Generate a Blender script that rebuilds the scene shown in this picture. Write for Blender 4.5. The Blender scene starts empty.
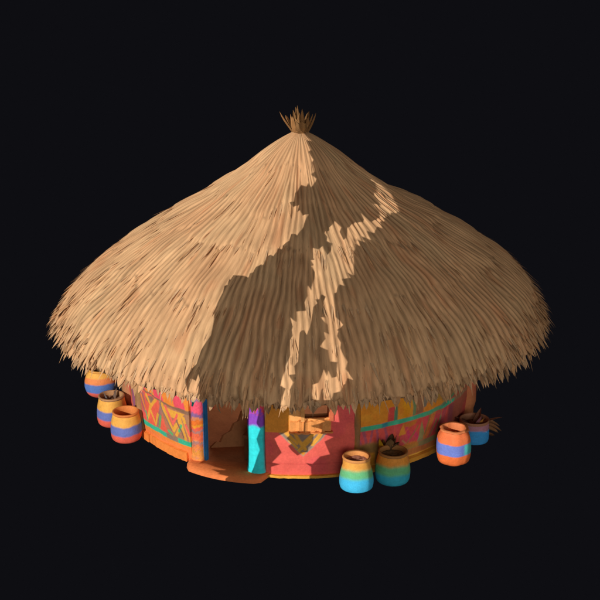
import bpy, math, random
import numpy as np
from mathutils import Vector, Matrix
from mathutils.geometry import delaunay_2d_cdt

rng = np.random.default_rng(11)
random.seed(5)
R = math.radians
scene = bpy.context.scene
col = scene.collection

# ------------------------------------------------------------------ helpers
def lin(c):
    out = []
    for v in c:
        v = v / 255.0
        out.append(v / 12.92 if v <= 0.04045 else ((v + 0.055) / 1.055) ** 2.4)
    return np.array(out)

def paint(c, k=0.84):
    """albedo of a pigment that photographs as the sRGB colour c in the light"""
    return np.minimum(lin(c) * k, 0.86)

def hash1(i, seed):
    i = np.asarray(i).astype(np.int64)
    x = (i * 374761393 + seed * 668265263) & 0x7fffffff
    x = ((x ^ (x >> 13)) * 1274126177) & 0x7fffffff
    x = x ^ (x >> 16)
    return (x % 100003) / 100003.0

def vn1(x, period, seed):
    x = np.asarray(x, float)
    i = np.floor(x); f = x - i
    f = f * f * (3 - 2 * f)
    a = hash1(np.mod(i, period), seed); b = hash1(np.mod(i + 1, period), seed)
    return a + (b - a) * f

def vn2(x, y, px, seed):
    y = np.asarray(y, float)
    j = np.floor(y); f = y - j
    f = f * f * (3 - 2 * f)
    def row(jj):
        x_ = np.asarray(x, float)
        i = np.floor(x_); g = x_ - i
        g = g * g * (3 - 2 * g)
        k = (jj * 7919).astype(np.int64)
        a = hash1(np.mod(i, px) + k, seed); b = hash1(np.mod(i + 1, px) + k, seed)
        return a + (b - a) * g
    a, b = row(j), row(j + 1)
    return a + (b - a) * f

def smooth(a, b, x):
    t = np.clip((x - a) / (b - a), 0, 1)
    return t * t * (3 - 2 * t)

def tag(o, label=None, cat=None, group=None, kind=None):
    if label: o['label'] = label
    if cat: o['category'] = cat
    if group: o['group'] = group
    if kind: o['kind'] = kind
    return o

def empty(name, loc=(0, 0, 0), rz=0.0):
    o = bpy.data.objects.new(name, None)
    o.empty_display_size = 0.2
    col.objects.link(o)
    o.location = loc; o.rotation_euler = (0, 0, rz)
    return o

def mesh_obj(name, verts, faces, mat, parent=None, colors=None, uvs=None, smooth_shade=True):
    me = bpy.data.meshes.new(name)
    verts = np.asarray(verts, float)
    if isinstance(faces, np.ndarray):
        n, k = faces.shape
        me.vertices.add(len(verts)); me.vertices.foreach_set('co', verts.ravel())
        me.loops.add(n * k); me.loops.foreach_set('vertex_index', faces.ravel().astype(np.int32))
        me.polygons.add(n)
        me.polygons.foreach_set('loop_start', np.arange(0, n * k, k, dtype=np.int32))
        me.update(calc_edges=True)
    else:
        me.from_pydata(verts.tolist(), [], faces)
        me.update()
    me.polygons.foreach_set('use_smooth', np.full(len(me.polygons), smooth_shade, dtype=bool))
    if colors is not None:
        colors = np.asarray(colors, float)
        ca = me.color_attributes.new('Col', 'FLOAT_COLOR', 'POINT')
        rgba = np.ones((len(verts), 4)); rgba[:, :3] = colors
        ca.data.foreach_set('color', rgba.ravel())
    if uvs is not None:
        at = me.attributes.new('strand', 'FLOAT_VECTOR', 'POINT')
        uv3 = np.zeros((len(verts), 3)); uv3[:, :2] = uvs
        at.data.foreach_set('vector', uv3.ravel())
    me.materials.append(mat)
    o = bpy.data.objects.new(name, me)
    col.objects.link(o)
    if parent: o.parent = parent
    return o

class MB:
    """collects small shapes (with a colour each) into one mesh"""
    def __init__(s): s.v = []; s.f = []; s.c = []
    def add(s, verts, faces, color):
        b = len(s.v)
        s.v += [tuple(p) for p in verts]
        s.f += [tuple(b + i for i in f) for f in faces]
        if len(np.shape(color)) == 1: s.c += [tuple(color)] * len(verts)
        else: s.c += [tuple(q) for q in color]
    def box(s, M, sx, sy, sz, color, bev=0.0):
        # box centred on origin of M, chamfered along all edges
        b = min(bev, sx * .45, sy * .45, sz * .45)
        hx, hy, hz = sx / 2, sy / 2, sz / 2
        if b <= 0:
            vs = [(x, y, z) for x in (-hx, hx) for y in (-hy, hy) for z in (-hz, hz)]
            fs = [(0, 1, 3, 2), (4, 6, 7, 5), (0, 4, 5, 1), (2, 3, 7, 6), (0, 2, 6, 4), (1, 5, 7, 3)]
        else:
            import bmesh
            bm = bmesh.new()
            bmesh.ops.create_cube(bm, size=1.0)
            bmesh.ops.scale(bm, vec=(sx, sy, sz), verts=bm.verts)
            bmesh.ops.bevel(bm, geom=list(bm.edges), offset=b, segments=2, affect='EDGES', profile=.6)
            bm.verts.index_update()
            vs = [tuple(v.co) for v in bm.verts]; fs = [tuple(v.index for v in f.verts) for f in bm.faces]
            bm.free()
        s.add([M @ Vector(p) for p in vs], fs, color)
    def blade(s, p, d, side, L, w, color, droop=0.0, fold=0.25, nseg=3, tipc=None, taper=1.6):
        """a leaf-like straw: from p along d, tapering to a point, folded along its middle"""
        d = np.asarray(d, float); d /= np.linalg.norm(d)
        side = np.asarray(side, float); side = side - d * side.dot(d); side /= np.linalg.norm(side) + 1e-9
        nrm = np.cross(side, d)
        b = len(s.v); color = np.asarray(color); tipc = color if tipc is None else np.asarray(tipc)
        cur = np.asarray(p, float); dd = d.copy()
        for k in range(nseg):
            t = k / nseg
            ww = w * (1 - t ** taper) * (0.85 + .3 * t if k else 1)
            c = color + (tipc - color) * t
            s.v += [tuple(cur - side * ww / 2), tuple(cur + nrm * ww * fold), tuple(cur + side * ww / 2)]
            s.c += [tuple(c * .88), tuple(c * 1.08), tuple(c * .92)]
            dd = dd + np.array([0, 0, -droop / nseg]); dd /= np.linalg.norm(dd)
            cur = cur + dd * L / nseg
        s.v.append(tuple(cur)); s.c.append(tuple(tipc))
        for k in range(nseg - 1):
            a = b + 3 * k
            s.f += [(a, a + 1, a + 4, a + 3), (a + 1, a + 2, a + 5, a + 4)]
        a = b + 3 * (nseg - 1); e = b + 3 * nseg
        s.f += [(a, a + 1, e), (a + 1, a + 2, e)]
    def build(s, name, mat, parent=None, smooth_shade=False):
        return mesh_obj(name, s.v, s.f, mat, parent, colors=np.array(s.c), smooth_shade=smooth_shade)

def polar(r, phi, z=0.0):
    return np.array([r * math.sin(phi), -r * math.cos(phi), z])

# ------------------------------------------------------------------ materials
def nodes_mat(name):
    m = bpy.data.materials.new(name); m.use_nodes = True
    nt = m.node_tree; nt.nodes.clear()
    out = nt.nodes.new('ShaderNodeOutputMaterial'); bs = nt.nodes.new('ShaderNodeBsdfPrincipled')
    nt.links.new(bs.outputs[0], out.inputs[0])
    return m, nt, bs

def mul(nt, a, b, fac=1.0):
    n = nt.nodes.new('ShaderNodeMix'); n.data_type = 'RGBA'; n.blend_type = 'MULTIPLY'
    n.inputs[0].default_value = fac
    nt.links.new(a, n.inputs[6]); nt.links.new(b, n.inputs[7])
    return n.outputs[2]

def ramp(nt, fac, stops):
    n = nt.nodes.new('ShaderNodeValToRGB')
    while len(n.color_ramp.elements) < len(stops): n.color_ramp.elements.new(.5)
    for e, (p, c) in zip(n.color_ramp.elements, stops):
        e.position = p; e.color = (*c, 1) if len(c) == 3 else c
    nt.links.new(fac, n.inputs[0])
    return n.outputs[0]

def painted(name, scale=9.0, lo=.78, hi=1.12, bump=.12, rough=.82, spec=.25):
    m, nt, bs = nodes_mat(name)
    at = nt.nodes.new('ShaderNodeAttribute'); at.attribute_name = 'Col'
    tc = nt.nodes.new('ShaderNodeTexCoord')
    n1 = nt.nodes.new('ShaderNodeTexNoise'); n1.inputs['Scale'].default_value = scale
    n1.inputs['Detail'].default_value = 6; n1.inputs['Roughness'].default_value = .62
    nt.links.new(tc.outputs['Object'], n1.inputs['Vector'])
    n2 = nt.nodes.new('ShaderNodeTexNoise'); n2.inputs['Scale'].default_value = scale * 7
    n2.inputs['Detail'].default_value = 4
    nt.links.new(tc.outputs['Object'], n2.inputs['Vector'])
    r1 = ramp(nt, n1.outputs[0], [(.3, (lo, lo * .97, lo * .95)), (.7, (hi, hi, hi))])
    r2 = ramp(nt, n2.outputs[0], [(.3, (.9, .9, .9)), (.72, (1.06, 1.06, 1.06))])
    c = mul(nt, mul(nt, at.outputs['Color'], r1), r2)
    nt.links.new(c, bs.inputs['Base Color'])
    bs.inputs['Roughness'].default_value = rough
    bs.inputs['Specular IOR Level'].default_value = spec
    bp = nt.nodes.new('ShaderNodeBump'); bp.inputs['Strength'].default_value = bump; bp.inputs['Distance'].default_value = .02
    nt.links.new(n2.outputs[0], bp.inputs['Height']); nt.links.new(bp.outputs[0], bs.inputs['Normal'])
    return m

def thatch_material():
    m, nt, bs = nodes_mat('thatch')
    at = nt.nodes.new('ShaderNodeAttribute'); at.attribute_name = 'Col'
    st = nt.nodes.new('ShaderNodeAttribute'); st.attribute_name = 'strand'
    outs = []
    for sc, det in (((900, 26, 1), 3), ((330, 14, 1), 3)):
        mp = nt.nodes.new('ShaderNodeMapping'); mp.inputs['Scale'].default_value = sc
        nt.links.new(st.outputs['Vector'], mp.inputs['Vector'])
        n = nt.nodes.new('ShaderNodeTexNoise'); n.inputs['Scale'].default_value = 1.0
        n.inputs['Detail'].default_value = det
        nt.links.new(mp.outputs[0], n.inputs['Vector']); outs.append(n.outputs[0])
    r1 = ramp(nt, outs[0], [(.3, (.87, .855, .84)), (.7, (1.09, 1.09, 1.08))])
    r2 = ramp(nt, outs[1], [(.3, (.91, .895, .88)), (.7, (1.06, 1.06, 1.06))])
    c = mul(nt, mul(nt, at.outputs['Color'], r1), r2)
    nt.links.new(c, bs.inputs['Base Color'])
    bs.inputs['Roughness'].default_value = .85
    bs.inputs['Specular IOR Level'].default_value = .15
    bp = nt.nodes.new('ShaderNodeBump'); bp.inputs['Strength'].default_value = .35; bp.inputs['Distance'].default_value = .012
    nt.links.new(outs[0], bp.inputs['Height']); nt.links.new(bp.outputs[0], bs.inputs['Normal'])
    return m

M_THATCH = thatch_material()
M_STRAW = painted('straw', scale=14, lo=.8, hi=1.12, bump=.05, rough=.85, spec=.15)
M_PLASTER = painted('painted_plaster', scale=5, lo=.86, hi=1.08, bump=.22, rough=.85, spec=.2)
M_CLAY = painted('painted_clay', scale=9, lo=.88, hi=1.07, bump=.12, rough=.7, spec=.3)
M_WOOD = painted('painted_wood', scale=12, lo=.8, hi=1.1, bump=.25, rough=.75, spec=.25)
M_EARTH = painted('earth', scale=16, lo=.5, hi=1.25, bump=.6, rough=.95, spec=.1)

# ------------------------------------------------------------------ the hut
hut = tag(empty('thatched_hut'), 'round hut with a broad conical straw thatch roof and brightly painted walls', 'hut')

PROF_R = np.array([0, .07, .16, .4, .8, 1.3, 1.8, 2.3, 2.7, 2.98, 3.12, 3.19])
PROF_Z = np.array([3.715, 3.70, 3.645, 3.485, 3.16, 2.835, 2.545, 2.23, 1.945, 1.67, 1.47, 1.32])
_ts = np.concatenate([[0], np.cumsum(np.hypot(np.diff(PROF_R), np.diff(PROF_Z)))]); SLEN = _ts[-1]
_fine = np.linspace(0, SLEN, 400)
_k = np.exp(-0.5 * (np.arange(-30, 31) / 11.0) ** 2); _k /= _k.sum()
def _sm(a):
    p = np.concatenate([2 * a[0] - a[30:0:-1], a, 2 * a[-1] - a[-2:-32:-1]])
    return np.convolve(p, _k, 'valid')
_fr, _fz = _sm(np.interp(_fine, _ts, PROF_R)), _sm(np.interp(_fine, _ts, PROF_Z))
_fr[0] = 0.0
def prof(s):
    """radius and height of the roof surface at the distance s down the slope"""
    return np.interp(s, _fine, _fr), np.interp(s, _fine, _fz)
def prof_tan(s):
    a, b = prof(np.asarray(s) - .03), prof(np.asarray(s) + .03)
    dr, dz = b[0] - a[0], b[1] - a[1]
    n = np.hypot(dr, dz) + 1e-9
    return dr / n, dz / n

STRAW = np.array([0.655, 0.382, 0.193])
TWO = 2 * math.pi

def thatch_relief(phi, s):
    """height of the straw above the smooth roof (m) and a 0..1 groove value"""
    r, _ = prof(s)
    w = phi / TWO + (.0022) * (vn2(phi / TWO * 40, s * 1.6, 40, 3) - .5) + .0015 * (vn2(phi / TWO * 120, s * 3, 120, 4) - .5)
    def ridge(fr, seed):
        ws = w * fr + .38 * (vn2(w * fr * .5, s * 2.3 + seed, fr // 2, seed) - .5) * 2
        n = .5 + .5 * np.cos(TWO * ws)
        m = vn2(w * fr * 2, s * 4.2 + seed, fr * 2, seed + 7)
        q = vn2(w * fr, s * 3.0 + seed, fr, seed + 9)
        return .50 * n ** .8 + .13 * m + .37 * q
    a, b, c = ridge(58, 21), ridge(112, 22), ridge(196, 23)
    k1 = smooth(.35, 1.0, r); k2 = smooth(1.2, 2.3, r)
    g = a * (1 - k1) + k1 * (b * (1 - k2) + c * k2)
    amp = .026 * smooth(.05, .9, r) + .006
    lumps = .05 * (vn2(phi / TWO * 26, s * 2.2, 26, 31) - .5) * smooth(.1, .8, r)
    lumps = lumps + .012 * (vn2(phi / TWO * 90, s * 4.2, 90, 32) - .5) * smooth(.3, 1.0, r)
    lumps = lumps + .085 * np.exp(-((np.mod(phi, TWO) - R(100)) / R(34)) ** 2) * smooth(.9, 1.9, r) * (1 - smooth(2.85, 3.15, r))
    step = 0
    crack = 0
    for s0, h, sd in ((.75, .010, 44), (1.35, .014, 41), (2.05, .016, 42), (2.85, .010, 43)):
        e = s0 + .30 * (vn1(phi / TWO * 38, 38, sd) - .5) + .10 * (vn1(phi / TWO * 150, 150, sd + 5) - .5)
        step = step - h * smooth(-.03, .06, s - e) + h * smooth(-.75, -.02, s - e) 
        crack = crack + np.exp(-((s - e - .015) / .02) ** 2) * smooth(.72, .85, vn1(phi / TWO * 90, 90, sd + 9))
    return amp * (g - .5) + lumps + step, g, np.clip(crack, 0, 1)

def build_roof():
    nphi, ns = 1700, 120
    ph = np.linspace(0, TWO, nphi, endpoint=False) + math.pi
    s = np.linspace(.02, SLEN, ns)
    P, S = np.meshgrid(ph, s)
    P0 = np.mod(P, TWO)
    h, g, crack = thatch_relief(P0, S)
    jag = -(.060 + .03 * np.sin(P0) ** 2) * smooth(SLEN - .22, SLEN, S) + (.13 * (vn1(P0 / TWO * 190, 190, 65) - .5) + .09 * (vn1(P0 / TWO * 420, 420, 66) - .5) + .05 * (vn1(P0 / TWO * 60, 60, 67) - .5)) * smooth(SLEN - .22, SLEN, S)
    r, z = prof(np.minimum(S + jag, SLEN)); tr, tz = prof_tan(np.minimum(S, SLEN - .04))
    ex_ = np.maximum(S + jag - SLEN, 0); r = r + ex_ * tr; z = z + ex_ * tz
    rr = r - tz * h; zz = z + tr * h
    X, Y = rr * np.sin(P), -rr * np.cos(P)
    # colour: grooves darker, streaks, weathered patches
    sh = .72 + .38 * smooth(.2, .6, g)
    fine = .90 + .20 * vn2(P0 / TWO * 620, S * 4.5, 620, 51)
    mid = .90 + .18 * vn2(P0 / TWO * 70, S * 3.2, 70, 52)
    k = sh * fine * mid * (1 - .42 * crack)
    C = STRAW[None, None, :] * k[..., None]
    warm = vn2(P0 / TWO * 34, S * 1.7, 34, 53)[..., None]
    C = C * (1 + (warm - .5) * np.array([.04, -.08, -.12]))
    red = smooth(.72, .9, vn2(P0 / TWO * 160, S * 2.6, 160, 54))[..., None]
    C = C * (1 - red * np.array([.05, .16, .2]))
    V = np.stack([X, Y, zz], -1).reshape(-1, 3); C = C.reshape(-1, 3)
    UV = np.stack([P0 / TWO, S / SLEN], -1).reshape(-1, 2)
    i = np.arange(nphi); j = (i + 1) % nphi
    F = []
    for a in range(ns - 1):
        F.append(np.stack([a * nphi + i, (a + 1) * nphi + i, (a + 1) * nphi + j, a * nphi + j], -1))
    n0 = len(V)
    # cap at the top, cut end of the eave and the underside
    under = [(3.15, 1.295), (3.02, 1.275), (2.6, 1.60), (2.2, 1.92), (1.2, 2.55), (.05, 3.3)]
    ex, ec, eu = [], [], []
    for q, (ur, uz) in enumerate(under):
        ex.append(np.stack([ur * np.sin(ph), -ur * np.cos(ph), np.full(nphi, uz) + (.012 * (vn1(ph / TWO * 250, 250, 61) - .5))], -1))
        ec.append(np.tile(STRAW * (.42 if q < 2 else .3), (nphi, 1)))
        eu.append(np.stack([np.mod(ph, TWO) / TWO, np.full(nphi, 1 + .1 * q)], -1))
    base = (ns - 1) * nphi
    prev = base + i; prevj = base + j
    for q in range(len(under)):
        cur = n0 + q * nphi + i; curj = n0 + q * nphi + j
        F.append(np.stack([prev, cur, curj, prevj], -1)); prev, prevj = cur, curj
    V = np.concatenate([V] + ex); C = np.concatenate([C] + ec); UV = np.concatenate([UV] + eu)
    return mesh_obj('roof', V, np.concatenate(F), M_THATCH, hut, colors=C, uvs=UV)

roof = build_roof()

def straw_col():
    k = rng.uniform(.78, 1.12); w = rng.uniform(-1, 1)
    return np.clip(STRAW * k * (1 + w * np.array([.03, -.06, -.16])), 0, .9)

# ragged fringe of straw tips along the eave
fr = MB()
for ring, (n, s0, s1, l0, l1, w0, w1) in enumerate((
        (620, SLEN - .42, SLEN - .14, .18, .32, .045, .11),
        (700, SLEN - .17, SLEN - .04, .12, .30, .055, .135),
        (420, SLEN - .09, SLEN - .01, .09, .21, .040, .095),
        (230, SLEN - .06, SLEN + .0, .13, .30, .012, .028))):
    for k in range(n):
        phi = TWO * (k + rng.uniform(-.6, .6)) / n
        s = rng.uniform(s0, s1) - .015 - .04 * abs(math.sin(phi)) ** 2
        r, z = prof(s); tr, tz = prof_tan(min(s, SLEN - .05)); hr = float(thatch_relief(np.array(phi % TWO), np.array(s))[0])
        clump = vn1(np.array(phi / TWO * 70), 70, 71)
        sidef = abs(math.sin(phi)) ** 2
        L = rng.uniform(l0, l1) * (.62 + .55 * clump) * (.74 + .20 * sidef)
        out = rng.uniform(.45, 1.10) * (.66 + .75 * sidef)
        d = np.array([math.sin(phi) * tr * out, -math.cos(phi) * tr * out, tz])
        tg = np.array([math.cos(phi), math.sin(phi), 0])
        d = d / np.linalg.norm(d) + tg * rng.normal(0, .16)
        nr = np.array([-math.sin(phi) * tz, math.cos(phi) * tz, tr])
        p = polar(r, phi, z) + nr * (hr - .013 + .006 * rng.random()); d = d + nr * (.15 if ring == 0 else .14)
        sc = straw_col() * (1.0 if rng.random() < .86 else .66)
        fr.blade(p, d, tg, L, rng.uniform(w0, w1), sc, droop=rng.uniform(.0, .5), fold=.18, taper=rng.uniform(1.6, 3.2), tipc=sc * rng.uniform(.7, 1.1))
fr.build('straw_fringe', M_STRAW, roof)

# loose straws that lie on the roof and stick up where the courses overlap
ls = MB()
for k in range(4200):
    phi = rng.uniform(-math.pi, math.pi)
    if k < 800:
        s0 = (1.02, 1.92, 2.85)[k % 3]
        s = s0 + rng.normal(-.08, .16)
    else:
        s = math.sqrt(rng.uniform(.02, 1)) * (SLEN - .25)
    s = min(max(s, .3), SLEN - .3)
    L = rng.uniform(.14, .44)
    r, z = prof(s); tr, tz = prof_tan(s)
    h, g, _ = thatch_relief(np.array(phi % TWO), np.array(s))
    nr = np.array([-math.sin(phi) * tz, math.cos(phi) * tz, tr])
    tg = np.array([math.cos(phi), math.sin(phi), 0])
    d = np.array([math.sin(phi) * tr, -math.cos(phi) * tr, tz]) + tg * rng.normal(0, .06) + nr * rng.choice([rng.uniform(.03, .055), rng.uniform(.055, .12)], p=[.88, .12])
    sc = straw_col() * 1.0
    ls.blade(polar(r, phi, z) + nr * (float(h) - .018), d, tg, L, rng.uniform(.016, .052), sc, fold=.12, taper=rng.uniform(1.3, 3))
ls.build('loose_straw', M_STRAW, roof)

# tuft tied at the top of the roof
fin = MB(); zt = 3.66
nseg, hh = 22, 7
vv = []; cc = []; ff = []
for a in range(hh):
    t = a / (hh - 1)
    rad = .062 + .058 * math.sin(min(t * 1.25, 1) * math.pi / 2) - .018 * max(0, t - .7)
    for k in range(nseg):
        ang = TWO * k / nseg
        rr = rad * (1 + .26 * (hash1(k, 81) - .5) + .1 * (hash1(k + 50 * a, 82) - .5))
        vv.append((rr * math.cos(ang), rr * math.sin(ang), zt - .04 + .20 * t + .07 * (hash1(k, 83) - .5) * t))
        cc.append(tuple(np.array([.40, .205, .075]) * (.4 + 1.0 * hash1(k, 84)) * (.75 + .4 * t)))
for a in range(hh - 1):
    for k in range(nseg):
        ff.append((a * nseg + k, a * nseg + (k + 1) % nseg, (a + 1) * nseg + (k + 1) % nseg, (a + 1) * nseg + k))
fin.add(vv, ff, np.array(cc))
tips = [(182, 1.0, .27, .07), (165, .3, .20, .09), (-110, .22, .22, .08), (-95, .05, .17, .07), (-64, .12, .27, .07), (-35, .25, .18, .07), (-6, .55, .24, .085), (20, .3, .2, .07),
        (60, .3, .22, .08), (95, .15, .26, .06), (125, .25, .23, .07), (-140, .25, .20, .07), (-78, .2, .13, .07), (-20, .2, .21, .05), (205, .25, .22, .06), (-50, .1, .15, .09), (110, .05, .29, .05)]
for k, (a, lean, L, wd) in enumerate(tips):
    a = R(a)
    base = np.array([.085 * math.cos(a), .085 * math.sin(a), zt + .03])
    d = np.array([math.cos(a) * lean + rng.normal(0, .16), math.sin(a) * lean + rng.normal(0, .16), 1.0])
    c = np.array([.33, .165, .06]) * rng.uniform(.4, 1.2); L *= 1.12
    fin.blade(base, d, (-math.sin(a), math.cos(a), 0), L, wd, c, fold=.35, tipc=c * 1.25, droop=rng.uniform(-.8, .5) if .14 < lean < .9 else -.1, nseg=5, taper=rng.uniform(2, 5))
finial = fin.build('finial', M_STRAW, hut)
tie = MB()
for k in range(2):
    n = 26; zz0 = zt - .022 + .016 * k
    vs, fs = [], []
    for i in range(n):
        a = TWO * i / n
        for q in range(6):
            b = TWO * q / 6
            rr = .080 + .004 * k + .010 * math.cos(b) + .004 * math.sin(i * 1.7 + k)
            vs.append((rr * math.cos(a), rr * math.sin(a), zz0 + .010 * math.sin(b) + .004 * math.sin(a * 2 + k)))
    for i in range(n):
        for q in range(6):
            fs.append((i * 6 + q, ((i + 1) % n) * 6 + q, ((i + 1) % n) * 6 + (q + 1) % 6, i * 6 + (q + 1) % 6))
    tie.add(vs, fs, np.array([.30, .16, .065]) * (1 + .2 * k))
tie.build('binding', M_STRAW, finial, True)

# ------------------------------------------------------------------ walls
RW = 2.25
def wall_r(z):
    return RW + .05 * np.sin(np.clip(np.asarray(z, float) / 1.5, 0, 1) * math.pi)

ORANGE, PEACH, CORAL, PINK = paint((255, 150, 62)), paint((255, 180, 105)), paint((255, 112, 98)), paint((255, 92, 110))
YELLOW, GREY, TEAL, GREEN = paint((248, 178, 70)), paint((166, 140, 120)), paint((62, 190, 150)), paint((96, 190, 132))
RED, PURPLE, OCHRE, OLIVE = paint((226, 78, 78)), paint((165, 95, 130)), paint((232, 150, 50)), paint((150, 125, 70))
MAGENTA, BROWN, TAN = paint((205, 62, 120)), paint((150, 92, 55)), paint((190, 140, 95))

def mixc(C, m, c):
    m = np.clip(m, 0, 1)[..., None]
    return C * (1 - m) + np.asarray(c) * m

def line(x, z, x0, z0, x1, z1, w):
    dx, dz = x1 - x0, z1 - z0
    t = np.clip(((x - x0) * dx + (z - z0) * dz) / (dx * dx + dz * dz), 0, 1)
    d = np.hypot(x - x0 - t * dx, z - z0 - t * dz)
    return 1 - smooth(w * .42, w * .58, d)

def wobble(x, z, a=.012, f=9, seed=90):
    return a * (vn2(x * f + 300, z * f + 50, 10 ** 6, seed) - .5) * 2

def pat_left(phi, z):
    x = (phi + R(36)) * RW                 # 0 at the door post, negative to the left
    zz = z + wobble(x, z, .010); xx = x + wobble(x, z, .010, 9, 91)
    C = np.ones(phi.shape + (3,)) * paint((186, 132, 98))
    n = vn2(x * 7 + 90, z * 7 + 20, 10 ** 6, 92)
    C = mixc(C, smooth(.4, .8, n) * .4, paint((225, 110, 84)))
    C = mixc(C, smooth(-.40, -.44, xx + .35 * (zz - .45)) * smooth(-.86, -.82, xx), paint((250, 108, 82)))
    C = mixc(C, smooth(-.80, -.86, xx), mixc(np.ones_like(C) * paint((190, 110, 110)), smooth(.4, .6, n), CORAL * .85))
    C = mixc(C, line(xx, zz, -.56, .27, -.43, .62, .06), paint((176, 122, 112)))
    C = mixc(C, line(xx, zz, -.74, .60, -.62, .62, .09), paint((160, 118, 100)))
    C = mixc(C, smooth(.02, .0, np.abs(xx + .215) * 1.05 - (.617 - zz) * 0 - .09 + np.clip(zz - .52, -1, .1) * -.9) * smooth(.515, .53, zz) * smooth(.625, .615, zz), YELLOW)
    for (a, b, c, d) in ((-.775, .655, -.68, .53), (-.68, .53, -.55, .65), (-.68, .54, -.785, .34), (-.43, .64, -.242, .35), (-.242, .35, -.11, .53),
                         (-.11, .53, -.04, .27), (-.055, .56, .04, .29), (-.20, .30, -.11, .44)):
        C = mixc(C, line(xx, zz, a, b, c, d, .045), YELLOW)
    for (a, b, c, d, cc) in ((-.36, .63, -.235, .44, CORAL), (-.235, .44, -.16, .58, CORAL), (-.15, .36, -.10, .46, paint((96, 190, 120))), (-.02, .48, .03, .36, CORAL), (-.52, .30, -.48, .46, paint((120, 180, 110))),
                             (-.70, .46, -.60, .30, YELLOW), (-.60, .30, -.53, .46, YELLOW), (-.34, .32, -.28, .29, paint((96, 190, 120))), (-.92, .60, -.84, .40, ORANGE), (-.84, .40, -.80, .30, paint((96, 190, 120)))):
        C = mixc(C, line(xx, zz, a, b, c, d, .036), cc)
    C = mixc(C, line(xx, zz, -.47, .64, -.28, .34, .022), GREY * .8)
    C = mixc(C, line(xx, zz, -.17, .50, -.08, .30, .024), paint((140, 105, 90)))
    gb = smooth(.195, .205, zz) * (1 - smooth(.262, .275, zz))
    C = mixc(C, gb, TEAL * 1.05)
    C = mixc(C, gb * smooth(.13, .09, np.abs(xx + .29)), GREY * .85)
    C = mixc(C, 1 - smooth(.195, .203, zz), ORANGE * (.97))
    C = mixc(C, smooth(.20, .13, zz) * .3, CORAL)
    dv = .624 - .105 * np.minimum(x, 0)  * .75
    C = mixc(C, smooth(-.004, .004, zz - dv), paint((150, 112, 88)))
    w_ = .022 + .03 * smooth(-.3, 0, x)
    up = smooth(-.004, .004, zz - dv - w_)
    C = mixc(C, up, ORANGE)
    tri = np.abs(np.mod(xx * 2.6 + zz * .9 + .66, 1.0) - .5) * 2
    C = mixc(C, up * smooth(.50, .56, tri), PINK)
    far = smooth(-1.00, -1.05, x)
    C = mixc(C, far, TAN * .8)
    C = mixc(C, far * smooth(.5, .62, vn2(x * 6 + 40, z * 3.5, 10 ** 6, 94)), CORAL * .8)
    C = mixc(C, far * line(x, z, -1.3, .15, -1.22, 1.1, .13), PURPLE * 1.1)
    return C

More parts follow.
